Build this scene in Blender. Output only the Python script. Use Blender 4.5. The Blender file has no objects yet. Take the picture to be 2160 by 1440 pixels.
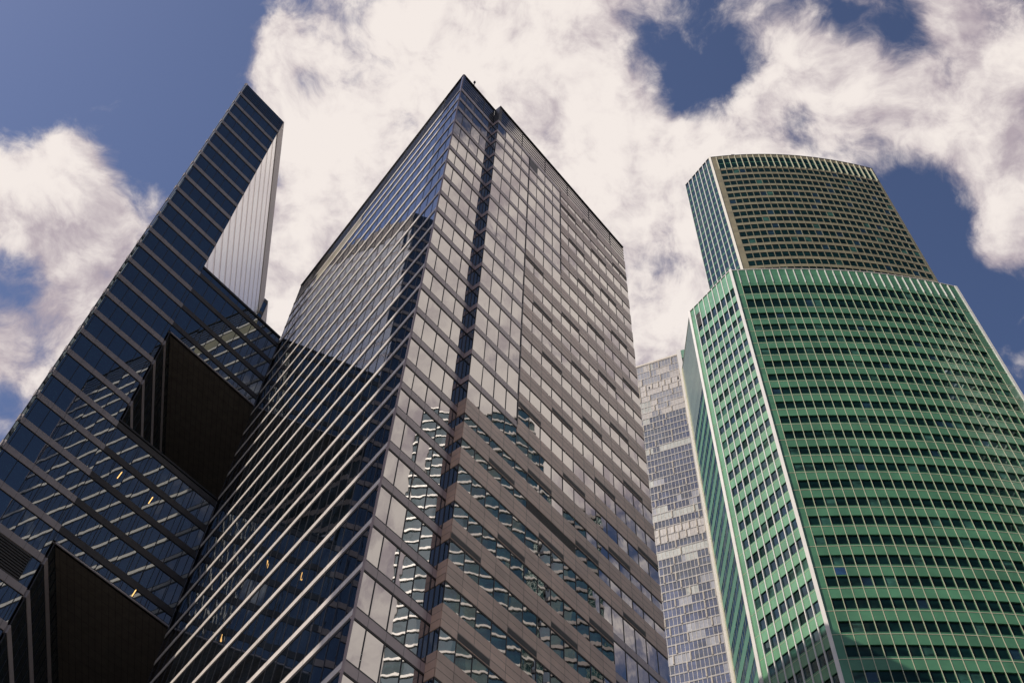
import bpy, math, random
from mathutils import Vector, Matrix
random.seed(7)
R = math.radians
scene = bpy.context.scene
COL = scene.collection

# ---------------------------------------------------------------- camera
EYE = 1.7
FPX = 2368.1
CAM = ((0.99815033, 0.06079414, 0.0), (-0.05130521, 0.84235605, 0.53647373), (0.03261446, -0.53548143, 0.84391702))
cam_data = bpy.data.cameras.new("camera")
cam = bpy.data.objects.new("camera", cam_data)
COL.objects.link(cam)
cam_data.sensor_width = 36.0
cam_data.lens = FPX / 2160 * 36
cam_data.clip_start = 0.1
cam_data.clip_end = 6000
m = Matrix.Identity(4)
for i in range(3):
    m[i][0] = CAM[i][0]; m[i][1] = -CAM[i][1]; m[i][2] = -CAM[i][2]
m[2][3] = EYE
cam.matrix_world = m
scene.camera = cam

def pix_dir(px, py):
    v = (px - 1080, py - 720, FPX)
    d = Vector([sum(CAM[i][k] * v[k] for k in range(3)) for i in range(3)])
    return d.normalized()
def azel(az, el):
    a, e = R(az), R(el)
    return Vector((math.sin(a) * math.cos(e), math.cos(a) * math.cos(e), math.sin(e)))

# ---------------------------------------------------------------- light and sky
SUN_TH, SUN_EL = -147.0, 46.5            # direction towards the sun: angle from +x, elevation
sd = Vector((math.cos(R(SUN_TH)) * math.cos(R(SUN_EL)), math.sin(R(SUN_TH)) * math.cos(R(SUN_EL)), math.sin(R(SUN_EL))))
sl = bpy.data.lights.new("sun", 'SUN')
sl.energy = 3.6
sl.angle = R(0.53)
sl.color = (1.0, 0.93, 0.84)
so = bpy.data.objects.new("sun", sl)
so.rotation_euler = sd.to_track_quat('Z', 'Y').to_euler()
so.location = (-60, -60, 300)
COL.objects.link(so)

world = bpy.data.worlds.new("World")
scene.world = world
world.use_nodes = True
wt = world.node_tree
wt.nodes.clear()
def wn(t, **k):
    n = wt.nodes.new(t)
    for a, b in k.items(): setattr(n, a, b)
    return n
def wmath(op, a, b=None, c=None, clamp=False):
    n = wn('ShaderNodeMath', operation=op, use_clamp=clamp)
    for i, v in enumerate((a, b, c)):
        if v is None: continue
        if isinstance(v, (int, float)): n.inputs[i].default_value = v
        else: wt.links.new(v, n.inputs[i])
    return n.outputs[0]
out = wn('ShaderNodeOutputWorld')
bg = wn('ShaderNodeBackground')
bg.inputs['Strength'].default_value = 0.1
sky = wn('ShaderNodeTexSky', sky_type='NISHITA')
sky.sun_disc = False
sky.sun_elevation = R(SUN_EL)
sky.sun_rotation = math.atan2(sd.x, sd.y)
sky.air_density = 1.0
sky.dust_density = 1.6
sky.ozone_density = 2.0
tc = wn('ShaderNodeTexCoord')
D = tc.outputs['Generated']
# domain on a flat cloud layer: dir.xy / dir.z
sep = wn('ShaderNodeSeparateXYZ'); wt.links.new(D, sep.inputs[0])
zz = wmath('MAXIMUM', sep.outputs[2], 0.08)
comb = wn('ShaderNodeCombineXYZ')
wt.links.new(wmath('DIVIDE', sep.outputs[0], zz), comb.inputs[0])
wt.links.new(wmath('DIVIDE', sep.outputs[1], zz), comb.inputs[1])
comb.inputs[2].default_value = 3.7
def wnoise(vec, scale, detail, rough, dist=0.0, lac=2.0):
    n = wn('ShaderNodeTexNoise'); n.inputs['Scale'].default_value = scale
    n.inputs['Detail'].default_value = detail; n.inputs['Roughness'].default_value = rough
    n.inputs['Distortion'].default_value = dist; n.inputs['Lacunarity'].default_value = lac
    wt.links.new(vec, n.inputs['Vector']); return n
# billows: isotropic noise on the view sphere, gently warped
warp = wnoise(D, 5.0, 4, .55)
vs = wn('ShaderNodeVectorMath', operation='SUBTRACT'); wt.links.new(warp.outputs['Color'], vs.inputs[0]); vs.inputs[1].default_value = (.5, .5, .5)
vsc = wn('ShaderNodeVectorMath', operation='SCALE'); wt.links.new(vs.outputs[0], vsc.inputs[0]); vsc.inputs['Scale'].default_value = .11
va = wn('ShaderNodeVectorMath', operation='ADD'); wt.links.new(D, va.inputs[0]); wt.links.new(vsc.outputs[0], va.inputs[1])
fbm = wnoise(va.outputs[0], 9.5, 12, .60, .0, 2.1)
vb = wn('ShaderNodeVectorMath', operation='ADD'); wt.links.new(va.outputs[0], vb.inputs[0]); vb.inputs[1].default_value = sd * .022
fbm2 = wnoise(vb.outputs[0], 9.5, 7, .56, .0, 2.1)
# cloud banks: where the big clouds hang (direction, angular size in degrees, weight)
banks = []
def bk(px, py, r, a=1.0): banks.append((pix_dir(px, py), R(r / 2368 * 57.3), a))
for t in [(175, 440, 110), (60, 420, 90), (210, 560, 130), (120, 690, 110, .9), (40, 800, 120, .9), (-60, 560, 110, .9), (280, 680, 90, .8), (140, 330, 45, .7),
          (700, 90, 120, .55), (560, 150, 60, .5), (620, 50, 95, .8), (590, 290, 70, .75), (680, 420, 130), (640, 560, 110), (620, 700, 90), (760, 300, 90, .8), (850, 180, 130, .9), (1000, 50, 170), (1150, 200, 180),
          (1300, 360, 170), (1400, 540, 200, 1.1), (1200, 480, 180), (1400, 700, 120), (1540, 310, 100, .75), (1640, 330, 90, .6), (1680, 130, 80, .6), (1600, 60, 60, .45), (1850, 160, 70, .55),
          (1850, 320, 80, .55), (1960, 250, 60, .4), (2120, 120, 120), (2090, 330, 90), (2150, 460, 80, .9), (2095, 545, 50, .75), (2010, 60, 60, .5), (1620, 200, 60, .5), (1900, 180, 80, .5), (1700, 40, 80, .4), (1880, 60, 90, .35), (1760, 160, 60, .45), (120, 760, 90, .4), (1420, 40, 60, .4), (1760, 260, 70, .35)]:
    bk(*t)
for t in [(640, 165, 26, -.35), (750, 165, 30, -.35), (730, 40, 30, -.2), (1440, 190, 62, -.50), (1360, 100, 40, -.28), (1780, 50, 42, -.40), (1700, 230, 32, -.4), (1900, 120, 40, -.35), (1930, 430, 80, -.4), (2000, 620, 120, -.8),
          (250, 130, 200, -.8), (440, 320, 110, -.7), (40, 590, 80, -1.5), (10, 830, 45, -.6), (350, 300, 60, -.4), (1900, 60, 45, -.5), (1560, 150, 40, -.3), (590, 370, 30, -.5)]:
    bk(*t)
for az, el, r, a in [(84, 59, 8, 1.7), (92, 56, 7, 1.6), (93, 65, 3, .5), (95, 46, 6, 1.1), (98, 36, 6, 1.0), (88, 48, 6, .9), (101, 52, 4, .8), (74, 54, 3, .8), (117.5, 54.0, 1.8, .75), (103, 45, 3, .5),
                     (78, 47, 2.5, -.6), (92, 68, 1.6, -.5), (200, 35, 18, .7), (165, 55, 14, -.6), (117, 50, 9, -.5), (117, 62, 6, -.5), (-150, 60, 15, .5), (-90, 40, 14, .7), (-20, 25, 20, .6), (20, 25, 20, .6), (60, 25, 20, .7), (0, 82, 6, .5), (100, 20, 18, .6)]:
    banks.append((azel(az, el), R(r), a))
acc = None
for d, r, a in banks:
    dp = wn('ShaderNodeVectorMath', operation='DOT_PRODUCT'); wt.links.new(D, dp.inputs[0]); dp.inputs[1].default_value = d
    k = 1.6 / (r * r)
    e = wmath('EXPONENT', wmath('MULTIPLY_ADD', dp.outputs['Value'], k, -k))
    acc = wmath('MULTIPLY', e, a) if acc is None else wmath('MULTIPLY_ADD', e, a, acc)
acc = wmath('MINIMUM', acc, 1.26)
dens = wmath('MULTIPLY_ADD', wmath('SUBTRACT', fbm.outputs['Fac'], .5), 4.5, wmath('MULTIPLY_ADD', acc, 1.10, -.50))
mr = wn('ShaderNodeMapRange', interpolation_type='SMOOTHSTEP'); wt.links.new(dens, mr.inputs[0])
mr.inputs[1].default_value = -.32; mr.inputs[2].default_value = .60
cover = wmath('MULTIPLY', mr.outputs[0], .97)
# cloud brightness: parts facing the sun and thick parts bright, thin parts and far sides mauve grey
soft = wnoise(D, 4.5, 5, .55)
relief = wmath('MULTIPLY', wmath('SUBTRACT', fbm.outputs['Fac'], fbm2.outputs['Fac']), 2.6)
mr2 = wn('ShaderNodeMapRange', interpolation_type='SMOOTHSTEP')
wt.links.new(wmath('ADD', wmath('MULTIPLY_ADD', soft.outputs['Fac'], 1.5, wmath('MULTIPLY', wmath('MINIMUM', dens, 1.3), .42)), relief), mr2.inputs[0])
mr2.inputs[1].default_value = .38; mr2.inputs[2].default_value = 1.45
cc = wn('ShaderNodeMix', data_type='RGBA'); wt.links.new(mr2.outputs[0], cc.inputs['Factor'])
cc.inputs['A'].default_value = (4.6, 3.9, 4.3, 1); cc.inputs['B'].default_value = (9.3, 8.5, 8.0, 1)
tint = wn('ShaderNodeMix', data_type='RGBA', blend_type='MULTIPLY'); tint.inputs['Factor'].default_value = 1
wt.links.new(sky.outputs[0], tint.inputs['A']); tint.inputs['B'].default_value = (1.02, 1.0, 1.16, 1)
mx = wn('ShaderNodeMix', data_type='RGBA'); wt.links.new(cover, mx.inputs['Factor'])
dpd = wn('ShaderNodeVectorMath', operation='DOT_PRODUCT'); wt.links.new(D, dpd.inputs[0]); dpd.inputs[1].default_value = azel(140, 56)
kd = 1.6 / (R(34) ** 2)
dk = wmath('MULTIPLY_ADD', wmath('EXPONENT', wmath('MULTIPLY_ADD', dpd.outputs['Value'], kd, -kd)), -.72, 1.0)
dsc = wn('ShaderNodeVectorMath', operation='SCALE'); wt.links.new(tint.outputs['Result'], dsc.inputs[0]); wt.links.new(dk, dsc.inputs['Scale'])
wt.links.new(dsc.outputs[0], mx.inputs['A']); wt.links.new(cc.outputs['Result'], mx.inputs['B'])
wt.links.new(mx.outputs['Result'], bg.inputs['Color'])
wt.links.new(bg.outputs[0], out.inputs[0])

scene.view_settings.view_transform = 'Standard'
scene.view_settings.look = 'None'
scene.view_settings.exposure = 0.0
scene.view_settings.gamma = 1.0
scene.cycles.max_bounces = 8
scene.cycles.glossy_bounces = 5
scene.cycles.diffuse_bounces = 3

# ---------------------------------------------------------------- materials
def newmat(name):
    mt = bpy.data.materials.new(name); mt.use_nodes = True
    nt = mt.node_tree; nt.nodes.clear()
    o = nt.nodes.new('ShaderNodeOutputMaterial')
    return mt, nt, o
def surf(name, col, rough=.6, metal=0.0, spec=.5, var=.12, scale=.6, stretch=(1, 1, 1), bump=0.0, coat=0.0, cell=None, camp=.09):
    """painted, stone or metal surface with soft procedural wear"""
    mt, nt, o = newmat(name)
    p = nt.nodes.new('ShaderNodeBsdfPrincipled')
    g = nt.nodes.new('ShaderNodeNewGeometry')
    mp = nt.nodes.new('ShaderNodeMapping'); mp.inputs['Scale'].default_value = stretch
    nt.links.new(g.outputs['Position'], mp.inputs[0])
    n = nt.nodes.new('ShaderNodeTexNoise'); n.inputs['Scale'].default_value = scale; n.inputs['Detail'].default_value = 6; n.inputs['Roughness'].default_value = .62
    nt.links.new(mp.outputs[0], n.inputs['Vector'])
    r = nt.nodes.new('ShaderNodeMapRange'); r.inputs[1].default_value = .3; r.inputs[2].default_value = .7; r.inputs[3].default_value = 1 - var; r.inputs[4].default_value = 1 + var
    nt.links.new(n.outputs['Fac'], r.inputs[0])
    # each cladding panel its own slight shade
    oi = nt.nodes.new('ShaderNodeObjectInfo')
    r2 = nt.nodes.new('ShaderNodeMapRange'); r2.inputs[3].default_value = 1 - var * .5; r2.inputs[4].default_value = 1 + var * .5
    nt.links.new(oi.outputs['Random'], r2.inputs[0])
    mu = nt.nodes.new('ShaderNodeMath'); mu.operation = 'MULTIPLY'; nt.links.new(r.outputs[0], mu.inputs[0]); nt.links.new(r2.outputs[0], mu.inputs[1])
    if cell:                                            # every cladding panel a slightly different batch
        sn = nt.nodes.new('ShaderNodeVectorMath'); sn.operation = 'SNAP'; sn.inputs[1].default_value = (cell[0], 500.0, cell[1])
        ofs = nt.nodes.new('ShaderNodeVectorMath'); ofs.operation = 'ADD'; ofs.inputs[1].default_value = (cell[2], 0, cell[3])
        nt.links.new(g.outputs['Position'], ofs.inputs[0]); nt.links.new(ofs.outputs[0], sn.inputs[0])
        wnz = nt.nodes.new('ShaderNodeTexWhiteNoise'); nt.links.new(sn.outputs[0], wnz.inputs['Vector'])
        r3 = nt.nodes.new('ShaderNodeMapRange'); r3.inputs[3].default_value = 1 - camp; r3.inputs[4].default_value = 1 + camp
        nt.links.new(wnz.outputs['Value'], r3.inputs[0])
        m3 = nt.nodes.new('ShaderNodeMath'); m3.operation = 'MULTIPLY'; nt.links.new(mu.outputs[0], m3.inputs[0]); nt.links.new(r3.outputs[0], m3.inputs[1]); mu = m3
    v = nt.nodes.new('ShaderNodeVectorMath'); v.operation = 'SCALE'; v.inputs[0].default_value = col[:3]
    nt.links.new(mu.outputs[0], v.inputs['Scale'])
    nt.links.new(v.outputs[0], p.inputs['Base Color'])
    p.inputs['Roughness'].default_value = rough; p.inputs['Metallic'].default_value = metal
    p.inputs['Specular IOR Level'].default_value = spec
    p.inputs['Coat Weight'].default_value = coat; p.inputs['Coat Roughness'].default_value = .06
    if bump:
        b = nt.nodes.new('ShaderNodeBump'); b.inputs['Distance'].default_value = bump; b.inputs['Strength'].default_value = .6
        nt.links.new(n.outputs['Fac'], b.inputs['Height']); nt.links.new(b.outputs[0], p.inputs['Normal'])
    nt.links.new(p.outputs[0], o.inputs[0])
    return mt
def glass(name, base, f0, f90=1.0, tint=(1, 1, 1), rough=.012, wave=.0016, wscale=.8, interior=.5, pw_=4.2):
    """coated facade glass: dark room behind, strong mirror at glancing angles, slightly wavy panes"""
    mt, nt, o = newmat(name)
    g = nt.nodes.new('ShaderNodeNewGeometry')
    n = nt.nodes.new('ShaderNodeTexNoise'); n.inputs['Scale'].default_value = wscale; n.inputs['Detail'].default_value = 1.5
    mp = nt.nodes.new('ShaderNodeMapping'); mp.inputs['Scale'].default_value = (1, 1, .55)
    nt.links.new(g.outputs['Position'], mp.inputs[0]); nt.links.new(mp.outputs[0], n.inputs['Vector'])
    b = nt.nodes.new('ShaderNodeBump'); b.inputs['Distance'].default_value = wave * 10; b.inputs['Strength'].default_value = .6
    nt.links.new(n.outputs['Fac'], b.inputs['Height'])
    df = nt.nodes.new('ShaderNodeBsdfDiffuse')
    gl = nt.nodes.new('ShaderNodeBsdfGlossy'); gl.inputs['Roughness'].default_value = rough; gl.inputs['Color'].default_value = (*tint, 1)
    nt.links.new(b.outputs[0], gl.inputs['Normal'])
    # rooms behind: vary with position
    n2 = nt.nodes.new('ShaderNodeTexNoise'); n2.inputs['Scale'].default_value = .35; n2.inputs['Detail'].default_value = 3
    mp2 = nt.nodes.new('ShaderNodeMapping'); mp2.inputs['Scale'].default_value = (1, 1, 2.2)
    nt.links.new(g.outputs['Position'], mp2.inputs[0]); nt.links.new(mp2.outputs[0], n2.inputs['Vector'])
    r = nt.nodes.new('ShaderNodeMapRange'); r.inputs[1].default_value = .35; r.inputs[2].default_value = .7; r.inputs[3].default_value = 1 - interior; r.inputs[4].default_value = 1 + interior
    nt.links.new(n2.outputs['Fac'], r.inputs[0])
    v = nt.nodes.new('ShaderNodeVectorMath'); v.operation = 'SCALE'; v.inputs[0].default_value = base
    nt.links.new(r.outputs[0], v.inputs['Scale']); nt.links.new(v.outputs[0], df.inputs['Color'])
    # Schlick
    dt = nt.nodes.new('ShaderNodeVectorMath'); dt.operation = 'DOT_PRODUCT'
    nt.links.new(g.outputs['Incoming'], dt.inputs[0]); nt.links.new(g.outputs['Normal'], dt.inputs[1])
    def mm(op, a, c, cl=False):
        k = nt.nodes.new('ShaderNodeMath'); k.operation = op; k.use_clamp = cl
        for i, q in enumerate((a, c)):
            if q is None: continue
            if isinstance(q, (int, float)): k.inputs[i].default_value = q
            else: nt.links.new(q, k.inputs[i])
        return k.outputs[0]
    ab = mm('ABSOLUTE', dt.outputs['Value'], None)
    pw = mm('POWER', mm('SUBTRACT', 1.0, ab, True), pw_)
    fac = mm('ADD', mm('MULTIPLY', pw, f90 - f0), f0, True)
    mix = nt.nodes.new('ShaderNodeMixShader')
    nt.links.new(fac, mix.inputs[0]); nt.links.new(df.outputs[0], mix.inputs[1]); nt.links.new(gl.outputs[0], mix.inputs[2])
    nt.links.new(mix.outputs[0], o.inputs[0])
    return mt
def emit(name, col, s):
    mt, nt, o = newmat(name)
    e = nt.nodes.new('ShaderNodeEmission'); e.inputs['Color'].default_value = (*col, 1); e.inputs['Strength'].default_value = s
    nt.links.new(e.outputs[0], o.inputs[0]); return mt

M = dict(
    glass_c=glass('bronze_coated_glass', (.012, .014, .018), .46, .97, (1.0, .96, .92), wave=.0006),
    glass_b=glass('blue_grey_coated_glass', (.008, .012, .018), .08, .95, (.95, .97, 1.0), wave=.0005, pw_=2.0),
    glass_l=glass('blue_coated_glass', (.004, .014, .022), .36, .92, (.88, .97, 1.0), wave=.0004),
    glass_g=glass('green_vision_glass', (.004, .018, .016), .025, .55, (.75, 1.0, .90), wave=.0008),
    glass_g2=glass('green_glass_with_blind', (.035, .10, .075), .04, .6, (.8, 1.0, .9), wave=.0008, interior=.7),
    glass_gf=glass('blue_green_vision_glass', (.010, .030, .040), .10, .7, (.75, .95, 1.0), wave=.0008),
    glass_n=glass('pale_blue_glass', (.035, .045, .085), .17, .9, (.88, .95, 1.0)),
    glass_e=glass('teal_glass', (.012, .05, .055), .16, .9, (.85, 1.0, 1.0)),
    green_sunlit=surf('sunlit_tone_green_enamel', (.16, .37, .20), .2, var=.14, scale=.3, coat=.5, cell=(.72, 3.935, .1, -183.7 + 393.5), camp=.08),  # left facet: extra sunlit brightness put into the paler green
    green_m=surf('matt_green_panel', (.11, .27, .17), .6, var=.12),
    glass_s=glass('side_pane', (.03, .06, .085), .05, .30, (.8, .9, 1.0)),
    blind=surf('window_blind', (.30, .31, .28), .35, var=.3, scale=1.5, coat=.4),
    blind2=surf('grey_window_blind', (.17, .175, .21), .35, var=.3, scale=1.5, coat=.5),
    frame=surf('dark_bronze_frame', (.018, .016, .015), .4, var=.1),
    frame2=surf('black_frame', (.008, .009, .011), .4, var=.1),
    stone=surf('pinkish_brown_granite', (.60, .395, .275), .30, spec=1.0, var=.16, scale=.5, bump=.003, stretch=(1, 1, .6), cell=(1.073, .68, 3.44 + 10.73, 0), camp=.10),
    stone_l=surf('pale_limestone', (.66, .585, .51), .5, var=.12, scale=.9),
    band_c=surf('grey_brown_spandrel', (.42, .31, .28), .30, spec=1.0, var=.12),
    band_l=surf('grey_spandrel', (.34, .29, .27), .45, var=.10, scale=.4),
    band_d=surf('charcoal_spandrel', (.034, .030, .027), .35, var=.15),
    louver=surf('louvre_blade', (.06, .055, .05), .4, var=.15),
    louver_l=surf('blue_grey_louvre_blade', (.10, .10, .12), .3, metal=.3, var=.1),
    dark=surf('dark_recess', (.01, .01, .01), .8),
    core=surf('dark_concrete_core', (.03, .03, .03), .9),
    roofm=surf('roof_membrane', (.12, .12, .12), .9),
    soffit=surf('brown_soffit_panel', (.12, .10, .078), .55, var=.2, scale=1.2),
    edge=surf('aluminium_edge_trim', (.42, .38, .36), .35, metal=.6),
    rib=surf('polished_pale_aluminium', (1.0, .96, .90), .20, metal=.95, var=.04, scale=.3, stretch=(1, 1, 3)),
    rib2=surf('brushed_bronze_aluminium', (.92, .80, .70), .22, metal=.95, var=.10, scale=2.5),
    parapet=surf('beige_speckled_parapet', (.62, .52, .44), .45, metal=.6, var=.25, scale=5),
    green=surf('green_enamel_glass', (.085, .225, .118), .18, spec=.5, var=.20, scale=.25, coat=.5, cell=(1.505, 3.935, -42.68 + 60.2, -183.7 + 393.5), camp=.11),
    green_d=surf('deep_green_panel', (.05, .18, .10), .2, var=.12, coat=.6),
    green_g=surf('grey_green_panel', (.17, .23, .16), .35, var=.2, scale=1.2, coat=.3),
    cream=surf('cream_mullion', (.62, .58, .40), .4, var=.06),
    white=surf('white_aluminium', (.82, .77, .70), .35, var=.06),
    white2=surf('cream_white_pier', (.80, .74, .62), .5, var=.08),
    beige=surf('olive_beige_spandrel', (.25, .215, .125), .4, var=.22, scale=.5, coat=.2),
    nwall=surf('pale_grey_metal_panel', (.36, .325, .30), .4, var=.22, scale=.8, coat=.3),
    nfin=surf('bright_metal_fin', (.66, .58, .47), .3, var=.05),
    ndull=surf('grey_transom', (.25, .23, .22), .5, var=.15),
    asphalt=surf('asphalt', (.05, .05, .05), .9, var=.2, scale=.2),
    pave=surf('granite_paving', (.22, .21, .20), .8, var=.15, scale=.7),
    bluepane=glass('blue_open_pane', (.02, .06, .12), .2, .8, (.7, .85, 1)),
    lamp=emit('warm_tube_light', (1.0, .55, .18), 2.2),
)

# ---------------------------------------------------------------- mesh helpers
class MB:
    def __init__(s): s.v = []; s.f = []; s.mi = []
    def quad(s, a, b, c, d, k=0):
        n = len(s.v); s.v += [a, b, c, d]; s.f.append((n, n + 1, n + 2, n + 3)); s.mi.append(k)
    def hexa(s, p, k=0):                    # p: 8 points, bottom ring 0-3 (ccw from above), top ring 4-7
        n = len(s.v); s.v += p
        for f in ((3, 2, 1, 0), (4, 5, 6, 7), (0, 1, 5, 4), (1, 2, 6, 5), (2, 3, 7, 6), (3, 0, 4, 7)):
            s.f.append(tuple(n + i for i in f)); s.mi.append(k)
    def build(s, name, mats, parent=None, **props):
        if not s.f: return None
        me = bpy.data.meshes.new(name)
        me.from_pydata([tuple(p) for p in s.v], [], s.f)
        if not isinstance(mats, (list, tuple)): mats = [mats]
        for q in mats: me.materials.append(M[q] if isinstance(q, str) else q)
        if len(mats) > 1: me.polygons.foreach_set('material_index', s.mi)
        me.update()
        o = bpy.data.objects.new(name, me); COL.objects.link(o)
        if parent is not None:
            o.parent = parent
            pl = Vector((0, 0, 0)); q = parent
            while q is not None: pl += q.location; q = q.parent
            o.location = -pl
        for a, b in props.items(): o[a] = b
        return o
def thing(name, label, cat, loc):
    o = bpy.data.objects.new(name, None); COL.objects.link(o); o.location = loc
    o['label'] = label; o['category'] = cat
    return o

class Path:
    """facade line in plan; s runs left to right as seen from outside, d outwards"""
    def __init__(s, pts):
        s.p = [Vector((x, y)) for x, y in pts]
        s.L = [0.0]
        for a, b in zip(s.p, s.p[1:]): s.L.append(s.L[-1] + (b - a).length)
        s.u = [(b - a).normalized() for a, b in zip(s.p, s.p[1:])]
        s.n = [Vector((u.y, -u.x)) for u in s.u]
        s.vn = []
        for i in range(len(s.p)):
            if i == 0: s.vn.append(s.n[0])
            elif i == len(s.p) - 1: s.vn.append(s.n[-1])
            else:
                q = (s.n[i - 1] + s.n[i]).normalized(); s.vn.append(q / max(.3, q.dot(s.n[i])))
        s.len = s.L[-1]
    def seg(s, t):
        for i in range(len(s.u)):
            if t <= s.L[i + 1] + 1e-9: return i
        return len(s.u) - 1
    def at(s, t, z, d=0.0):
        i = s.seg(t); a = t - s.L[i]
        n = s.n[i]
        if i > 0 and abs(a) < 1e-4: n = s.vn[i]
        elif i < len(s.u) - 1 and abs(t - s.L[i + 1]) < 1e-4: n = s.vn[i + 1]
        q = s.p[i] + s.u[i] * a + n * d
        return (q.x, q.y, z)
    def cuts(s, a, b):
        return [a] + [L for L in s.L if a + 1e-4 < L < b - 1e-4] + [b]
    def box(s, mb, s0, s1, z0, z1, d0, d1, k=0):
        c = s.cuts(s0, s1)
        for a, b in zip(c, c[1:]):
            mb.hexa([s.at(a, z0, d0), s.at(a, z0, d1), s.at(b, z0, d1), s.at(b, z0, d0),
                     s.at(a, z1, d0), s.at(a, z1, d1), s.at(b, z1, d1), s.at(b, z1, d0)], k)
    def pane(s, mb, s0, s1, z0, z1, d=0.0, jit=.004, k=0):
        # one pane, set very slightly out of true as real glazing is
        tx, tz = random.gauss(0, jit), random.gauss(0, jit * .7)
        mb.quad(s.at(s0, z0, d - tx - tz), s.at(s1, z0, d + tx - tz), s.at(s1, z1, d + tx + tz), s.at(s0, z1, d - tx + tz), k)

def inset(pts, w):
    n = len(pts); P = [Vector(p) for p in pts]; o = []
    for i in range(n):
        a, b, c = P[i - 1], P[i], P[(i + 1) % n]
        u, v = (b - a).normalized(), (c - b).normalized()
        n1, n2 = Vector((-u.y, u.x)), Vector((-v.y, v.x))   # inwards for ccw
        q = (n1 + n2).normalized(); q = q / max(.35, q.dot(n1))
        o.append(b + q * w)
    return o
def prism(name, pts, z0, z1, mat, parent, w=0.0, cap=None, **props):
    P = [Vector(p) for p in pts]
    area = sum(P[i - 1].x * P[i].y - P[i].x * P[i - 1].y for i in range(len(P)))
    if area < 0: P = P[::-1]
    if w: P = inset([tuple(p) for p in P], w)
    mb = MB(); n = len(P)
    mb.v = [(p.x, p.y, z0) for p in P] + [(p.x, p.y, z1) for p in P]
    mb.f = [tuple(range(n))[::-1], tuple(range(n, 2 * n))] + [(i, (i + 1) % n, n + (i + 1) % n, n + i) for i in range(n)]
    mb.mi = [0, 1 if cap else 0] + [0] * n
    return mb.build(name, [mat] + ([cap] if cap else []), parent, **props)

def window_band(parent, path, s_list, z0, z1, gl='glass_c', fr='frame', jit=.004, mull=.035, trans=.05, md=.04, rec=0.0, vary=None):
    """one storey of panes between two spandrels, its mullions a sub-part"""
    mb = MB()
    mats = [gl] + ([v for v, _ in vary] if vary else [])
    for a, b in zip(s_list, s_list[1:]):
        k = 0
        if vary:
            x = random.random()
            for i, (_, pr) in enumerate(vary):
                if x < pr: k = i + 1; break
                x -= pr
        path.pane(mb, a, b, z0, z1, -rec, jit, k)
    o = mb.build('window_band', mats, parent)
    f = MB()
    for a in s_list:
        path.box(f, max(0, a - mull), min(path.len, a + mull), z0, z1, -rec - .05, md)
    if trans:
        path.box(f, s_list[0], s_list[-1], z0, z0 + trans, -rec - .04, md + .004)
        path.box(f, s_list[0], s_list[-1], z1 - trans, z1, -rec - .04, md + .004)
    fo = f.build('mullion_frame', fr, o)
    return o
def joints(path, s_list, z0, z1, d, w=.012):
    f = MB()
    for a in s_list: path.box(f, a - w, a + w, z0, z1, d - .02, d + .003)
    return f
def spandrel(parent, path, s0, s1, z0, z1, mat, d=.05, mods=None, hj=None, name='spandrel_band'):
    mb = MB(); path.box(mb, s0, s1, z0, z1, -.25, d)
    w = .012
    for a in (mods or []):
        if s0 < a < s1: path.box(mb, a - w, a + w, z0, z1, d - .02, d + .003, 1)
    for h in (hj or []): path.box(mb, s0, s1, h - .012, h + .012, d - .02, d + .0045, 1)
    return mb.build(name, [mat, 'frame'], parent)
def louvres(parent, path, s0, s1, z0, z1, n, d=.1, mat='louver', name='louvre', back='dark', posts=None, bl=(.25, .72)):
    b = MB(); path.box(b, s0, s1, z0, z1, -.3, -.03 if back.startswith('glass') else -.12); o = b.build(name, back, parent)
    f = MB(); h = (z1 - z0) / n
    for i in range(n):
        path.box(f, s0, s1, z0 + h * (i + bl[0]), z0 + h * (i + bl[1]), -.04 if back.startswith('glass') else -.11, d)
    for a in posts or []: path.box(f, max(0, a - .03), min(path.len, a + .03), z0, z1, -.1, d + .012)
    f.build('louvre_blade', mat, o)
    return o

def add(p, u, k): return (p[0] + u[0] * k, p[1] + u[1] * k)
uR = (0.6786, 0.7345); nR = (0.7345, -0.6786)
uLb = (-0.5681, 0.8230)             # from the near corner along the left face
uD = (-0.1463, 0.9892)

# ================================================================ CENTRAL TOWER
HC = 142.7
C0 = (-8.31, 49.31); CL = (-31.09, 82.31)
J = add(C0, uR, 6.2); CR0 = add(J, nR, .9); CR1 = (14.79, 72.93)
CB = add(CR1, uLb, 41.0)
ct = thing('office_tower', 'bronze glass and brown granite tower in the middle with its sharp corner facing us', 'skyscraper', (-8, 75, 0))
fr_ = [.9659, .9433, .9216, .8916, .8642, .835, .8084, .7787, .7504, .7221, .6956, .6671, .6386, .6119, .5828, .5544, .5259, .5028, .4797, .4498, .4215, .3927, .3638, .3355, .307, .2785, .250]
cz = [f * 141 + EYE - .38 for f in fr_]               # centre of every spandrel
PL = Path([CL, C0]); PC = Path([C0, J]); PR = Path([J, CR0]); P2 = Path([CR0, CR1])
modL = [0.0] + [PL.len - 1.1 - 1.5 * k for k in range(26, -1, -1) if PL.len - 1.1 - 1.5 * k > .3] + [PL.len]
modC = [0.0, 1.15, 2.7, 4.25, 5.75, 6.2]
modR = [0.0, .9]
n2 = 17; mw = P2.len / n2; mod2 = [mw * i for i in range(n2 + 1)]
prism('core', [C0, J, CR0, CR1, CB, CL], 0, HC - .6, 'core', ct, .35, cap='roofm')
HT_ = .38
def zone(i, col):
    """thin metal spandrel or tall stone band, by storey and bay"""
    f = fr_[i]
    if f < .47 and col >= 12: return 'thin' if (f < .455) else 'stone'
    if col < 4: return 'thin' if f > .55 else 'stone'
    if col < 8: return 'thin' if f > .80 else 'stone'
    return 'stone'
STH = 1.02
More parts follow.
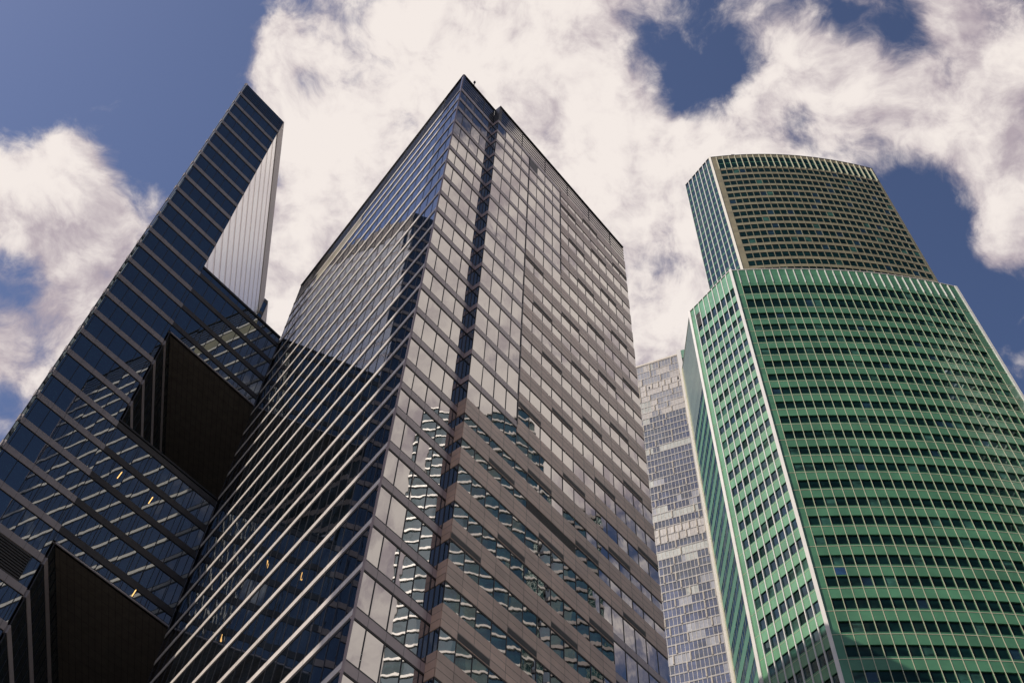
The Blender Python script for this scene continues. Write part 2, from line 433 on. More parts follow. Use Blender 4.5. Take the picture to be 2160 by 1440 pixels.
for i, z in enumerate(cz):
    zl = cz[i + 1] if i + 1 < len(cz) else z - 4.0
    w0, w1 = zl + HT_, z - HT_
    if z > 41:
        window_band(ct, PL, modL, w0, w1, 'glass_b', jit=.0035, mull=.02, md=.03, trans=.06)
        window_band(ct, PC, modC, w0, w1, jit=.003, mull=.03, trans=.13)
        window_band(ct, PR, modR, w0, w1, 'glass_l', jit=.003, mull=.05, md=.03)
    o = spandrel(ct, PL, 0, PL.len, z - HT_, z + HT_, 'band_d', d=.03)
    mb = MB(); PL.box(mb, 0, PL.len - .02, z - .25, z + .27, .0, .075)
    for a in modL[1:-1:2]: PL.box(mb, a - .012, a + .012, z - .25, z + .27, .05, .078, 1)
    mb.build('stone_sill', ['stone_l', 'frame'], o)
    spandrel(ct, PC, 0.0, PC.len, z - HT_, z + HT_, 'band_c', d=.06, mods=modC[1:-1])
    stone_here = zone(i, 0) == 'stone'
    hh = STH if stone_here else HT_
    spandrel(ct, PR, .061, PR.len, z - hh, z + hh, 'stone' if stone_here else 'band_c', d=.05, hj=[z - .35, z + .35] if stone_here else None)
    # right face: runs of one kind
    runs = []; c = 0
    while c < n2:
        e = c
        while e < n2 and zone(i, e) == zone(i, c): e += 1
        runs.append((c, e, zone(i, c))); c = e
    for a, b, kd in runs:
        h2 = STH if kd == 'stone' else HT_
        so_ = spandrel(ct, P2, mod2[a], mod2[b], z - h2, z + h2, 'stone' if kd == 'stone' else 'band_c', d=.055 if kd == 'stone' else .04,
                       mods=mod2, hj=[z - .34, z + .34] if kd == 'stone' else None)
        if kd == 'stone':
            st = (3 * (20 - i)) % 7
            for q in (st, st + 7, st + 14):
                v0, v1 = q, q + 2
                if v0 >= a and v1 <= b:
                    mb = MB(); P2.box(mb, mod2[v0], mod2[v1], z - .95, z - .40, .05, .062)
                    for t in range(4): P2.box(mb, mod2[v0] + .05, mod2[v1] - .05, z - .90 + t * .13, z - .86 + t * .13, .06, .075)
                    mb.build('air_vent', 'louver', so_)
    # windows of the right face
    if z > 41:
        mb = MB(); f = MB(); j = i + 1
        for c in range(n2):
            tt = z - (STH if zone(i, c) == 'stone' else HT_)
            bb = zl + (STH if (j < len(cz) and zone(j, c) == 'stone') else HT_)
            if i == 17 and 5 <= c <= 8:
                if mb.f: o = mb.build('window_band', 'glass_c', ct); f.build('mullion_frame', 'frame', o); mb = MB(); f = MB()
                continue
            P2.pane(mb, mod2[c], mod2[c + 1], bb, tt, 0, .0045)
            P2.box(f, mod2[c], mod2[c + 1], tt - .13, tt, -.03, .03)
            P2.box(f, mod2[c], mod2[c + 1], bb, bb + .04, -.03, .03)
            P2.box(f, max(0, mod2[c] - .03), mod2[c] + .03, bb, tt, -.04, .034)
        o = mb.build('window_band', 'glass_c', ct)
        f.build('mullion_frame', 'frame', o)
        if i == 17: louvres(ct, P2, mod2[5], mod2[9], zl + STH, z - STH, 9, d=.03, mat='louver')
# thin vertical joint cover on the two step lines of the stone
for a, zt, zb in ((mod2[4], 137.5, cz[15]), (mod2[8], 137.5, cz[6])):
    mb = MB(); P2.box(mb, a - .05, a + .05, zb, zt, -.02, .066); mb.build('joint_cover', 'frame', ct)
# louvred crown
zt0 = cz[0] + HT_
for pth, ms in ((PL, modL), (PC, modC), (P2, mod2)):
    louvres(ct, pth, 0, pth.len, zt0, HC, 6, d=.01, mat='frame', name='crown_louvre', back='glass_c', posts=ms[::3], bl=(.78, .93))
mb = MB(); PR.box(mb, .015, PR.len, zt0, HC - .1, -.5, .012); mb.build('crown_panel', 'frame2', ct)
mb = MB(); PR.box(mb, .02, PR.len, HC - .1, HC + .11, -.5, .0); mb.build('coping', 'frame', ct)
mb = MB()
for pth in (PL, PC, P2): pth.box(mb, 0, pth.len, HC, HC + .12, -.4, .12)
mb.build('coping', 'frame', ct)
# corner trims
mb = MB(); a = Vector(C0); mb.hexa([(a.x + x, a.y + y, z) for z in (3, HC) for x, y in ((-.09, .02), (-.02, -.13), (.10, -.04), (.0, .1))])
mb.build('corner_trim', 'band_c', ct)
# dark metal box beam panels where the louvre opening sits under the crown of the right face
mb = MB(); P2.box(mb, mod2[4], mod2[5], cz[1] + .5, cz[0] - .45, .0, .03); mb.build('louvre_panel', 'louver', ct)
# pale ventilation panel on the left face below the crown
mb = MB(); PL.box(mb, 6.5, 17.6, cz[1] + .42, cz[0] - .42, 0, .03); mb.build('ventilation_panel', 'beige', ct)
# lower storeys, out of the picture
mb = MB()
for pth in (PL, PC, PR, P2):
    zz_ = 37.0
    while zz_ > 5:
        pth.box(mb, 0.13 if pth is PR else 0, pth.len, zz_ - 1, zz_, -.3, .05, 0); pth.box(mb, 0.13 if pth is PR else 0, pth.len, zz_ - 4, zz_ - 1, -.3, .0, 1); zz_ -= 4
mb.build('lower_storeys', ['stone', 'glass_c'], ct, kind='stuff')
# rear walls
mb = MB()
for a, b in ((CR1, CB), (CB, CL)):
    q = Path([a, b]); zz_ = HC
    while zz_ > 3:
        q.box(mb, .02, q.len - .02, zz_ - 1, zz_, -.3, .05, 0); q.box(mb, .02, q.len - .02, zz_ - 4, zz_ - 1, -.3, 0, 1); zz_ -= 4
mb.build('rear_wall', ['stone', 'glass_c'], ct)
# small lamp on the roof edge
t = thing('roof_beacon', 'tiny dark beacon on the roof edge just right of the central peak', 'beacon', (-6.95, 50.55, HC + .12))
mb = MB(); x, y = -6.95, 50.55
def cyl(mb, x, y, z0, z1, r, k=0, n=8, r1=None):
    r1 = r if r1 is None else r1
    b = len(mb.v)
    mb.v += [(x + r * math.cos(2 * math.pi * i / n), y + r * math.sin(2 * math.pi * i / n), z0) for i in range(n)]
    mb.v += [(x + r1 * math.cos(2 * math.pi * i / n), y + r1 * math.sin(2 * math.pi * i / n), z1) for i in range(n)]
    mb.f += [tuple(b + i for i in range(n))[::-1], tuple(b + n + i for i in range(n))] + [(b + i, b + (i + 1) % n, b + n + (i + 1) % n, b + n + i) for i in range(n)]
    mb.mi += [k] * (n + 2)
cyl(mb, x, y, HC + .12, HC + .9, .06); mb.build('post', 'frame', t)
mb = MB(); cyl(mb, x, y, HC + .9, HC + 1.3, .17, r1=.12); mb.build('beacon_head', 'frame', t)

# ================================================================ LEFT BLOCK
HT = 178.7
T0 = (-46.21, 65.48); T1 = (-40.38, 71.82)
uT = (0.6770, 0.7360)
TEND = add(T1, uT, 13.75)
lt = thing('office_block', 'dark blue striped glass block on the left, its lower wing cut by dark openings', 'office building', (-44, 85, 0))
S1 = (-46.05, 106.6); S1b = add(S1, uT, .95); TB = (-48.3, 121.0); 
TB2 = add(add(S1b, uD, 16), uT, 0)
T0b = add(T0, uD, 50)
PF = Path([T0, T1]); PW = Path([T1, S1]); PS = Path([S1, S1b]); PW2 = Path([S1b, TB2]); PK = Path([T1, TEND])
prism('core', [T0, T1, S1, S1b, TB2, T0b], 0, HT - .6, 'core', lt, .35, cap='roofm')
LZ = 128.0; N1T, N1B, N2T, N2B = 112.3, 94.9, 76.3, 58.5
pitch = 4.003
tops = []; z = .9765 * 177 + EYE
while z > 40: tops.append(z); z -= pitch
modF = [0.0, .62] + [.62 + 1.5 * k for k in range(1, 6)] + [PF.len]
SB = .82
for i, zt in enumerate(tops):
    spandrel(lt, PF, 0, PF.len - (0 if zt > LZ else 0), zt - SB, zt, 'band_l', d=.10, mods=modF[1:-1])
    lv = abs((zt - SB) - 75.2) < 2.2
    if lv:
        louvres(lt, PF, 0, 7.6, zt - pitch, zt - SB, 11, d=.04)
        window_band(lt, PF, [7.6, PF.len], zt - pitch, zt - SB, 'glass_l', 'frame2', jit=.0018)
    else:
        window_band(lt, PF, modF, zt - pitch, zt - SB, 'glass_l', 'frame2', jit=.0018, mull=.03)
louvres(lt, PF, 0, PF.len, tops[0], HT, 6, d=.01, mat='frame2', name='crown_louvre', back='glass_l', posts=modF, bl=(.76, .94))
# side wall of the slim tower: one pale metal tray per storey with a recessed dull joint
zt = HT - 3.2
for pth in (PW, PW2):
    mb = MB(); pth.box(mb, 0.02, pth.len, HT - 5.2, HT, -.3, .10); mb.build('parapet', 'parapet', lt)
z = HT - 5.2
while z > 118:
    for k, pth in enumerate((PW, PW2)):
        mb = MB(); pth.box(mb, 0.0 if k else .02, pth.len, z - pitch + .85, z, -.3, .014, 0)
        pth.box(mb, 0.0 if k else .02, pth.len, z - pitch, z - pitch + .85, -.3, .0, 1)
        pth.box(mb, 0.0 if k else .02, pth.len, z - pitch + .85, z - pitch + .90, .0, .017, 2)
        pth.box(mb, 0.0 if k else .02, pth.len, z - pitch + .02, z - pitch + .07, .0, .017, 2)
        s_ = 1.5
        while s_ < pth.len: pth.box(mb, s_ - .01, s_ + .01, z - pitch + .92, z, .0, .016, 1); s_ += 1.5
        o = mb.build('cladding_band', ['rib', 'rib2', 'frame'], lt)

    z -= pitch
# dark glazed step in the side wall
mb = MB(); PS.box(mb, .11, PS.len, 118, HT + .5, -.3, .0); o = mb.build('stair_window', 'glass_l', lt)
f = MB()
z = 118.0
while z < HT:
    PS.box(f, .11, PS.len, z, z + .9, 0, .03); z += pitch
PS.box(f, PS.len - .08, PS.len, 118, HT + .5, 0, .05); f.build('mullion_frame', 'frame2', o)
# the wing: solid parts between the openings
for (z0, z1) in ((N1T, LZ), (N2T, N1B), (20.0, N2B)):
    prism('core', [T1, TEND, add(TEND, uD, 30), add(T1, uD, 30)], z0 + .25, z1 - .4, 'core', lt, .36, cap='roofm')
modK = [0.0] + [.25 + 1.5 * k for k in range(1, 9)] + [PK.len]
off = 0.0
for i, zt in enumerate(tops):
    for (z0, z1) in ((N1T, LZ), (N2T, N1B), (46.0, N2B)):
        top = min(zt, z1); bot = max(zt - SB, z0)
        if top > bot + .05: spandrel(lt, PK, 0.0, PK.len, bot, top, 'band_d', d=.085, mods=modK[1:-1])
        top = min(zt - SB, z1 - .25); bot = max(zt - pitch, z0 + .25)
        if top > bot + .3: window_band(lt, PK, modK, bot, top, 'glass_l', 'frame2', jit=.0022, mull=.03)
mb = MB(); PK.box(mb, 0.0, PK.len, LZ - .25, LZ + .15, -.5, .12); mb.build('coping', 'frame2', lt)
for z in (N1T, N2T):
    mb = MB(); PK.box(mb, .25, PK.len, z, z + .16, -.2, .13); mb.build('edge_trim', 'edge', lt)
for z in (N1B, N2B):
    mb = MB(); PK.box(mb, .0, PK.len, z - .25, z, -.3, .12); mb.build('coping', 'frame2', lt)
# soffits with panel joints
for z in (N1T, N2T):
    a, b = add(T1, uT, .0), TEND
    mb = MB(); th = .3
    q = [a, b, add(b, uD, 30), add(a, uD, 30)]
    mb.hexa([(x, y, z) for x, y in q] + [(x, y, z + .14) for x, y in q])
    for k in range(1, 17):
        p = Path([add(add(a, uT, .82 * k), uD, .2), add(add(a, uT, .82 * k), uD, 29.8)])
        p.box(mb, 0, p.len, z - .006, z + .02, -.012, .012, 1)
    for k in range(1, 20):
        p = Path([add(add(a, uT, .1), uD, 1.5 * k), add(add(b, uT, -.1), uD, 1.5 * k)])
        p.box(mb, 0, p.len, z - .004, z + .02, -.010, .010, 1)
    mb.build('soffit', ['soffit', 'dark'], lt)
# inner side walls of the openings: storeys run on into the depth
A1 = add(T1, uT, .25)
PN = Path([A1, add(A1, uD, 30)])
for (z0, z1) in ((N1B, N1T), (N2B, N2T)):
    for i, zt in enumerate(tops):
        top = min(zt, z1); bot = max(zt - SB, z0)
        if top > bot + .05: spandrel(lt, PN, 0.0, PN.len, bot, top, 'band_l', d=.09)
        top = min(zt - SB, z1); bot = max(zt - pitch, z0)
        if top > bot + .3: window_band(lt, PN, [1.5 * k for k in range(0, 21)], bot, top, 'glass_l', 'frame2', jit=.0018)
    e0 = add(T1, uD, 30); e1 = add(TEND, uD, 30)
    p = Path([e0, e1]); mb = MB(); p.box(mb, 0, p.len, z0 - .2, z1 + .1, -.3, 0); mb.build('rear_glazing', 'glass_l', lt)
# end wall of the wing
pe = Path([TEND, add(TEND, uD, 30)])
for (z0, z1) in ((N1T, LZ), (N2T, N1B), (20, N2B)):
    mb = MB(); pe.box(mb, 0.01, pe.len, z0 + .15, z1 - .1, -.3, 0); mb.build('end_wall', 'band_d', lt)
# lower storeys and rear
mb = MB()
for pth in (PF, PK):
    z = 40.0
    while z > 4: pth.box(mb, 0, pth.len, z - .8, z, -.3, .1, 0); pth.box(mb, 0, pth.len, z - 4, z - .8, -.3, 0, 1); z -= 4
pt = Path([T0b, T0]); z = HT
while z > 4: pt.box(mb, 0, pt.len - .02, z - .8, z, -.3, .1, 0); pt.box(mb, 0, pt.len - .02, z - 4, z - .8, -.3, 0, 1); z -= 4
mb.build('lower_storeys', ['band_l', 'glass_l'], lt, kind='stuff')
# lit tube lights seen in the windows of the wing
for s_, z0_, z1_ in ((2.62, 87.85, 88.95), (6.72, 87.8, 88.9), (9.10, 76.75, 77.75)):
    mb = MB()
    a = PK.at(s_, z0_, .02); b = PK.at(s_ + .16, z1_, .02)
    mb.hexa([PK.at(s_, z0_, .015), PK.at(s_, z0_, .05), PK.at(s_ + .07, z0_, .05), PK.at(s_ + .07, z0_, .015),
             PK.at(s_ + .13, z1_, .015), PK.at(s_ + .13, z1_, .05), PK.at(s_ + .20, z1_, .05), PK.at(s_ + .20, z1_, .015)])
    mb.build('tube_light', 'lamp', lt)

# ================================================================ GREEN TOWER
HG, HU = 193.7, 313.7
gt = thing('green_tower', 'green glass tower on the right with a slimmer beige upper tier', 'skyscraper', (62, 125, 0))
gL = (34.85, 112.7); g0 = (41.33, 102.82); gR = (85.3, 103.4)
def yg(x): return 101.38 + (.0030 if x < 63.5 else .0043) * (x - 63.5) ** 2
gx = [41.33] + [42.68 + 1.505 * k for k in range(0, 28)] + [85.0]
GF = Path([(x, yg(x) + (.02 if x == 41.33 else 0)) for x in gx])
GL_ = Path([gL, g0])
GB = (35.15, 126.4)
G3 = Path([GB, gL])
GW0, GW1 = (34.72, 127.0), (36.8, 126.4)
GW = Path([GW0, (35.58, 126.75), GW1]); HW = 201.9
gRb = (82.0, 126.9)
prism('core', [gL, g0] + [(x, yg(x)) for x in gx[1:]] + [gRb, (38, 126.9), GB], 0, HG - 1.0, 'core', gt, .4, cap='roofm')
gfl = 3.935; ztop = 187.6
nw = len(gx)
sG = GF.L
win_first, win_last = 1, len(gx) - 2
sL9 = [GL_.len * k / 9 for k in range(10)]
# parapet of tall panels
spandrel(gt, GF, 0, GF.len, ztop, HG, 'green', d=.03, hj=[ztop + .7, ztop + 1.9, ztop + 3.8, HG - .5], name='parapet')
spandrel(gt, GL_, 0, GL_.len, ztop, HG, 'green_sunlit', d=.03, hj=[ztop + 1.9, ztop + 3.8], name='parapet')
z = ztop; row = 0
wh = 1.95
while z > 84:
    # windows z-wh..z ; spandrel below
    gfl, wh = (5.0, 3.0) if row < 2 else (3.935, 1.95)
    window_band(gt, GF, sG[1:-1], z - wh, z, 'glass_g', 'green', jit=.004, mull=.05, trans=.045, md=.05, rec=.15, vary=[('glass_gf', .04), ('glass_g2', .13)])
    sp = spandrel(gt, GF, 0, GF.len, z - gfl, z - wh, 'green', d=.03)
    f = MB(); GF.box(f, 0, GF.len, z - wh - .34, z - wh - .27, .03, .07);
    f.build('transom', 'cream', sp)
    for a_, b_ in ((0, sG[1]), (sG[-2], sG[-1])):
        mb = MB(); GF.box(mb, a_, b_, z - wh, z, -.25, .03); mb.build('corner_panel', 'green', gt)
    # left facet: windows in bays 2..9
    z2 = z - 1.2 if row >= 0 else z
    mb = MB(); GL_.box(mb, 0, sL9[1], z - wh, z, -.25, .03); mb.build('corner_panel', 'green_sunlit', gt)
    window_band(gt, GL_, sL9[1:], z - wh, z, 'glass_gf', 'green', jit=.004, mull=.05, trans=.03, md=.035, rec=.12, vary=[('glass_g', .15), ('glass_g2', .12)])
    sp = spandrel(gt, GL_, 0, GL_.len, z - gfl, z - wh, 'green_sunlit', d=.03)
    f = MB(); GL_.box(f, 0, GL_.len, z - wh - .34, z - wh - .29, .03, .05); f.build('transom', 'cream', sp)
    # receding side facet
    sp = spandrel(gt, G3, 0, G3.len, z - gfl, z - wh, 'green_g' if row < 4 else 'green_m', d=.02)
    if row < 4: mb = MB(); G3.box(mb, 0, G3.len, z - wh, z, -.25, .015); mb.build('side_panel', 'green_g', gt)
    else: window_band(gt, G3, [G3.len * k / 10 for k in range(0, 11)], z - wh, z, 'glass_s', 'green_g', jit=.003, mull=.03, trans=.02)
    z -= gfl; row += 1
zb = z; gfl, wh = 3.935, 1.95
mb = MB(); G3.box(mb, 0, G3.len, ztop, HG, -.25, .016); mb.build('parapet', 'green_g', gt)
# vertical mullions over the full height, deep fins at the parapet
for i, s_ in enumerate(sG[1:-1]):
    mb = MB(); GF.box(mb, s_ - .035, s_ + .035, zb, ztop + .9, -.02, .10)
    mb.build('mullion', 'cream', gt)
    mb = MB(); GF.box(mb, s_ - .055, s_ + .055, ztop + .9, HG - .3, -.02, .20)
    mb.build('parapet_fin', 'white', gt)
for i, s_ in enumerate(sL9[1:-1]):
    mb = MB(); GL_.box(mb, s_ - .075, s_ + .075, zb, HG, -.02, .20); mb.build('mullion', 'white', gt)
for nm, q in (('near', g0), ('left', gL)):
    mb = MB(); a = Vector(q)
    r_ = .26
    dx, dy = (-.42, -.9) if nm == 'near' else (-.80, -.60)
    ux, uy = -dy, dx
    mb.hexa([(a.x + dx * e + ux * f_, a.y + dy * e + uy * f_, z_) for z_ in (zb, HG + .2) for e, f_ in ((-.3, -r_), (.3, -r_), (.3, r_), (-.3, r_))])
    mb.build('corner_post', 'white', gt)
a = Vector((85.05, 103.40))
mb = MB(); mb.hexa([(a.x + x, a.y + y, z_) for z_ in (zb, HG + .2) for x, y in ((-.12, -.22), (.42, -.1), (.4, .6), (-.12, .4))]); mb.build('corner_post', 'white', gt)
mb = MB(); GF.box(mb, .2, GF.len - .2, HG, HG + .15, -.5, .12); GL_.box(mb, .3, GL_.len - .3, HG, HG + .15, -.5, .2); G3.box(mb, .1, G3.len - .3, HG, HG + .12, -.4, .1)
mb.build('coping', 'white', gt)
# dark maintenance opening near the left corner, and one blue replacement pane
mb = MB(); GL_.box(mb, sL9[1] + .1, sL9[2] - .1, HG - 4.6, HG - 2.9, .03, .05); GL_.box(mb, sL9[1] + .1, sL9[2] - .1, HG - 7.4, HG - 4.75, .03, .05); mb.build('maintenance_opening', 'dark', gt)
mb = MB(); zq = ztop - gfl * 21 + .06
GF.box(mb, sG[2] + .06, sG[3] - .06, 110.9, 112.2, .03, .045); mb.build('replacement_pane', 'bluepane', gt, label='single dark blue pane in the green band near the white corner')
# white pier with its narrow green strip beside the receding facet
mb = MB(); GW.box(mb, 0, GW.L[1], zb, HW, -.9, .05); mb.build('white_pier', 'white', gt)
mb = MB(); mb.hexa([(x, y, z_) for z_ in (zb, HG + .1) for x, y in ((35.0, 126.0), (35.62, 125.9), (35.7, 126.5), (35.0, 126.6))]); mb.build('edge_trim', 'cream', gt)
mb = MB(); GW.box(mb, GW.L[1], GW.len, zb, HW - .2, -.6, .0); o = mb.build('pier_glazing', 'green_m', gt)
mb = MB(); z = HW - 3.2
while z > zb: GW.box(mb, GW.L[1], GW.len, z - wh, z, .0, .02); z -= gfl
mb.build('pane', 'glass_g', o)
# right flank, rear and lower storeys
mb = MB()
for q in (Path([(85.3, 103.6), gRb]), Path([gRb, (40, 127.4)])):
    z = HG
    while z > 84: q.box(mb, .3, q.len - .05, z - 1.9, z, -.3, .02, 0); q.box(mb, .3, q.len - .05, z - gfl, z - 1.9, -.3, 0, 1); z -= gfl
for q in (GF, GL_, G3):
    z = zb
    while z > 6: q.box(mb, 0, q.len, z - wh, z, -.3, 0, 1); q.box(mb, 0, q.len, z - gfl, z - wh, -.3, .03, 0); z -= gfl
mb.build('lower_storeys', ['green', 'glass_g'], gt, kind='stuff')

# upper tier
uGL = (49.3, 139.2); ug0 = (55.16, 129.85)
def yu(x): return 127.5 + (.0043 if x < 78 else .0041) * (x - 78) ** 2
ux_ = [55.16] + [56.98 + 1.765 * k for k in range(0, 27)] + [103.6]
UF = Path([(x, yu(x)) for x in ux_]); UL = Path([uGL, (55.16, yu(55.16))]); UR = Path([(103.6, yu(103.6)), (105.1, 132.7)])
sU = UF.L
prism('core', [uGL] + [(x, yu(x)) for x in ux_] + [(105.1, 132.7), (100, 160), (60, 160)], HG - 2, HU - 1.2, 'core', gt, .45, cap='roofm')
ufl = 3.93; uz = HU - 9.6
spandrel(gt, UF, 0, UF.len, HU - 2.0, HU, 'beige', d=.04, name='parapet')
window_band(gt, UF, sU[1:-1], HU - 8.6, HU - 2.0, 'glass_g', 'green_d', jit=.003, mull=0, trans=.1)
mb = MB(); UF.box(mb, 0, sU[1], HU - 8.6, HU - 2.0, -.25, .04); UF.box(mb, sU[-2], sU[-1], HU - 8.6, HU - 2.0, -.25, .04)
mb.build('corner_panel', 'beige', gt)
mb = MB(); UF.box(mb, sU[1], sU[-2], HU - 5.4, HU - 5.15, .0, .04); mb.build('transom', 'green', gt)
z = HU - 8.6
rows = 0
spandrel(gt, UF, 0, UF.len, z - 1.35, z, 'beige', d=.04)
z -= 1.35
while z > HG - 3:
    window_band(gt, UF, sU[1:-1], z - 2.62, z, 'glass_g', 'frame', jit=.004, mull=.03, trans=.03, rec=.05, vary=[('glass_gf', .05), ('glass_g2', .05)])
    
    for a_, b_ in ((0, sU[1]), (sU[-2], sU[-1])):
        mb = MB(); UF.box(mb, a_, b_, z - 2.62, z, -.25, .04); mb.build('corner_panel', 'beige', gt)
    sp = spandrel(gt, UF, 0, UF.len, z - ufl, z - 2.62, 'beige', d=.04)
    z -= ufl; rows += 1
for s_ in sU[1:-1]:
    mb = MB(); UF.box(mb, s_ - .075, s_ + .075, HG, HU - 8.6, -.02, .09); mb.build('mullion', 'beige', gt)
    mb = MB(); UF.box(mb, s_ - .07, s_ + .07, HU - 9.2, HU - .4, -.02, .32); mb.build('parapet_fin', 'cream', gt)
# upper left facet: seven bays, glass with thin green floor lines
sUL = [UL.len * k / 7 for k in range(8)]
for k in range(7):
    mb = MB()
    z = HU
    while z > HG - 2:
        b_ = max(z - ufl, HG - 2)
        UL.pane(mb, sUL[k], sUL[k + 1], b_ + .9, z, 0, .004, 0)
        UL.box(mb, sUL[k], sUL[k + 1], b_ + .12, b_ + .9, -.2, .015, 2)
        UL.box(mb, sUL[k], sUL[k + 1], b_ + .78, b_ + .9, .015, .05, 1); UL.box(mb, sUL[k], sUL[k + 1], b_, b_ + .12, -.2, .05, 1)
        z -= ufl
    mb.build('glazed_bay', ['glass_gf', 'green', 'green_d'], gt)
for s_ in sUL[1:-1] + [.12]:
    mb = MB(); UL.box(mb, s_ - .09, s_ + .09, HG - 2, HU, -.02, .28); mb.build('mullion', 'white', gt)
a = Vector((55.16, yu(55.16))); dx, dy = -.45, -.89; ux, uy = -dy, dx
mb = MB(); mb.hexa([(a.x + dx * e + ux * f_, a.y + dy * e + uy * f_, z_) for z_ in (HG - 2, HU + .2) for e, f_ in ((-.35, -.33), (.2, -.33), (.2, .33), (-.35, .33))]); mb.build('corner_post', 'white2', gt)
mb = MB(); UR.box(mb, 0, UR.len, HG - 2, HU, -.3, .02); q = Path([(105.1, 132.7), (100, 160)]); q.box(mb, 0, q.len, HG - 2, HU - 2, -.3, .02)
q = Path([(100, 160), (60, 160)]); q.box(mb, 0, q.len, HG - 2, HU - 2, -.3, .02); q = Path([(60, 160), uGL]); q.box(mb, 0, q.len, HG - 2, HU - 2, -.3, .02)
mb.build('rear_wall', 'beige', gt)
mb = MB(); UF.box(mb, .3, UF.len, HU, HU + .15, -.5, .15); UL.box(mb, 0, UL.len - .3, HU, HU + .15, -.5, .2); mb.build('coping', 'frame', gt)
t = thing('roof_cabinet', 'small pale cabinet standing on the roof edge of the beige upper tier', 'roof cabinet', (62.1, yu(62.1) + .5, HU + .15))
mb = MB(); x, y = 62.1, yu(62.1) + .5
mb.hexa([(x + a_, y + b_, z_) for z_ in (HU + .15, HU + 1.3) for a_, b_ in ((-.5, -.35), (.5, -.35), (.5, .35), (-.5, .35))]); mb.build('cabinet_body', 'nwall', t)
mb = MB(); cyl(mb, x + .2, y, HU + 1.3, HU + 1.9, .07); mb.build('vent_pipe', 'nwall', t)

# ================================================================ PALE TOWER BEHIND
HN = 361.7
nt_ = thing('pale_tower', 'distant pale grid tower of small bluish panes between the brown and green towers', 'skyscraper', (58, 250, 0))
N0 = (48.53, 236.8); uN = (.905, -.4257)
NA = add(N0, uN, -16); NB = add(N0, uN, 44)
PNn = Path([NA, NB])
nb1 = add(NB, (.4257, .905), 30); nb0 = add(NA, (.4257, .905), 30)
prism('core', [NA, NB, nb1, nb0], 0, HN - 1, 'core', nt_, .4, cap='roofm')
nfl = 3.42; nm = 1.22
modN = [nm * k for k in range(0, int(PNn.len / nm) + 1)]
z = HN - .9; r_ = 0
vis0, vis1 = 12.0, 42.0
mb = MB(); PNn.box(mb, 0, PNn.len, HN - .9, HN, -.3, .25, 0)
for a in modN[::6]: PNn.box(mb, a, a + .3, HN - 1.6, HN - .9, -.2, .2, 1)
mb.build('coping', ['nfin', 'ndull'], nt_)
while z > 205:
    spec_h = 3 if r_ in (3, 4) else (1 if r_ < 8 else 0)
    tech = r_ in (3, 4, 26, 27)
    h = nfl * 1.25 if r_ < 3 else nfl
    mb = MB(); f = MB()
    z1, z0 = z - .42, z - h
    blindrow = random.random() < .16
    run = 0; kk = 0
    for a, b in zip(modN, modN[1:]):
        if run <= 0:
            run = random.choice((1, 2, 3, 4, 6)); x = random.random()
            if tech: kk = 3
            elif r_ < 9: kk = 3 if x < .35 else (2 if x < .8 else 1)
            elif blindrow: kk = 1 if x < .75 else 0
            else: kk = 0 if x < .78 else (2 if x < .93 else 1)
        run -= 1
        PNn.pane(mb, a, b, z0, z1, 0, .006, kk)
    o = mb.build('window_band', ['glass_n', 'blind', 'blind2', 'nwall'], nt_)
    for a in modN: PNn.box(f, a - .05, a + .05, z0, z1, -.02, .09, 0)
    PNn.box(f, 0, PNn.len, z0, z0 + .05, -.02, .1, 0)
    s_ = random.uniform(0, 3)
    while s_ < PNn.len - .4:
        i_ = modN[min(len(modN) - 1, int(s_ / nm))]
        if random.random() < (.95 if tech else .7):
            PNn.box(f, i_ - .17, i_ - .03, z0, z1 + .1, 0, .32, 0); PNn.box(f, i_ + .10, i_ + .19, z0, z1 + .1, 0, .32, 0)
        s_ += nm * random.choice((2, 3) if tech else (3, 4, 5, 6, 7))
    if f.f: f.build('mullion_frame', 'nfin', o)
    mb = MB(); PNn.box(mb, 0, PNn.len, z1, z, -.25, .10)
    mb.build('spandrel_band', 'nwall' if r_ < 9 else 'ndull', nt_)
    z -= h; r_ += 1
mb = MB()
for s_, zq in ((19.4, HN - 4 * nfl - 1.9), (30.6, HN - 4 * nfl - 1.2)):
    PNn.box(mb, s_, s_ + .55, zq - 1.5, zq, .0, .1)
mb.build('open_hatch', 'dark', nt_)
mb = MB()
while z > 6: PNn.box(mb, 0, PNn.len, z - 2.9, z, -.3, 0, 1); PNn.box(mb, 0, PNn.len, z - nfl, z - 2.9, -.3, .08, 0); z -= nfl
for a, b in ((NB, nb1), (nb1, nb0), (nb0, NA)):
    q = Path([a, b]); z = HN
    while z > 6: q.box(mb, .02, q.len - .02, z - 2.9, z, -.3, 0, 1); q.box(mb, .02, q.len - .02, z - nfl, z - 2.9, -.3, .08, 0); z -= nfl
mb.build('lower_storeys', ['nwall', 'glass_n'], nt_, kind='stuff')

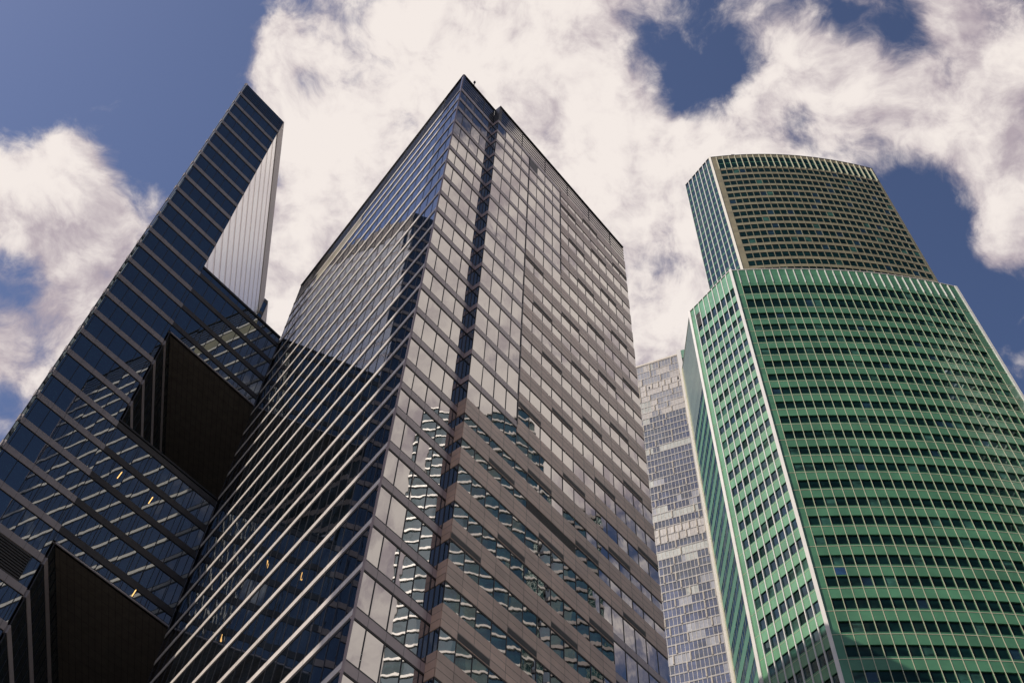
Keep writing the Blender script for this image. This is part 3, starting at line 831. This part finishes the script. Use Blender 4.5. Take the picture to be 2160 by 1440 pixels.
# ================================================================ TOWERS OUT OF VIEW (one mirrored in the facades, one added to cast shade)
et = thing('teal_tower', 'teal tower with white floor lines, mirrored in the brown tower lower right face', 'skyscraper', (135, 66, 0))
def ring(pts, z0, z1, parent, gl, bd, fl, bh, nmod=3.0, d=.3):
    P = Path(pts + [pts[0]])
    prism('core', pts, 0, z1 - .5, 'core', parent, .4, cap='roofm')
    z = z1
    bands = MB(); wins = MB()
    while z > z0:
        P.box(bands, 0, P.len, z - bh, z, -.3, d)
        c = P.cuts(0, P.len)
        for a, b in zip(c, c[1:]):
            k = max(1, int((b - a) / nmod))
            for i in range(k): P.pane(wins, a + (b - a) * i / k, a + (b - a) * (i + 1) / k, z - fl, z - bh, 0, .01)
        z -= fl
    wins.build('glazing', gl, parent, kind='stuff'); bands.build('floor_band', bd, parent, kind='stuff')
def arc_pts(x, y0, y1, bulge, n, depth):
    """ccw ring: convex face towards -x"""
    o = []
    for i in range(n + 1):
        t = i / n; y = y1 + (y0 - y1) * t; o.append((x - bulge * (1 - (2 * t - 1) ** 2), y))
    return o + [(x + depth, y0), (x + depth, y1)]
ring(arc_pts(121, 46, 76, 2.5, 10, 24), 20, 244, et, 'glass_e', 'white', 3.9, .55)
ring(arc_pts(123, 76.6, 90, .8, 4, 20), 20, 212, et, 'glass_e', 'nwall', 3.9, .9)
st_ = thing('unseen_shade_slab', 'unseen grey slab added behind the viewer to shade the sharp corner of the brown tower', 'office building', (-70, -2, 0))  # added out of view to throw shade on the sharp corner
sx, sy = -.839, -.545; pxv, pyv = .545, -.839          # towards sun; across it
c_ = (C0[0] + sx * 80, C0[1] + sy * 80)
q0 = (C0[0] + uLb[0] * 3.6 + sx * 80, C0[1] + uLb[1] * 3.6 + sy * 80)
ring([q0, (q0[0] + pxv * 16, q0[1] + pyv * 16), (q0[0] + pxv * 16 + sx * 20, q0[1] + pyv * 16 + sy * 20), (q0[0] + sx * 20, q0[1] + sy * 20)][::1], 20, 236, st_, 'glass_l', 'band_l', 4.0, 1.2)

# ================================================================ GROUND
mb = MB(); mb.quad((-3000, -3000, 0), (3000, -3000, 0), (3000, 3000, 0), (-3000, 3000, 0)); mb.build('ground', 'asphalt', None, kind='structure')
mb = MB(); mb.quad((-30, -25, .004), (30, -25, .004), (30, 45, .004), (-30, 45, .004)); mb.build('pavement', 'pave', None, kind='structure')
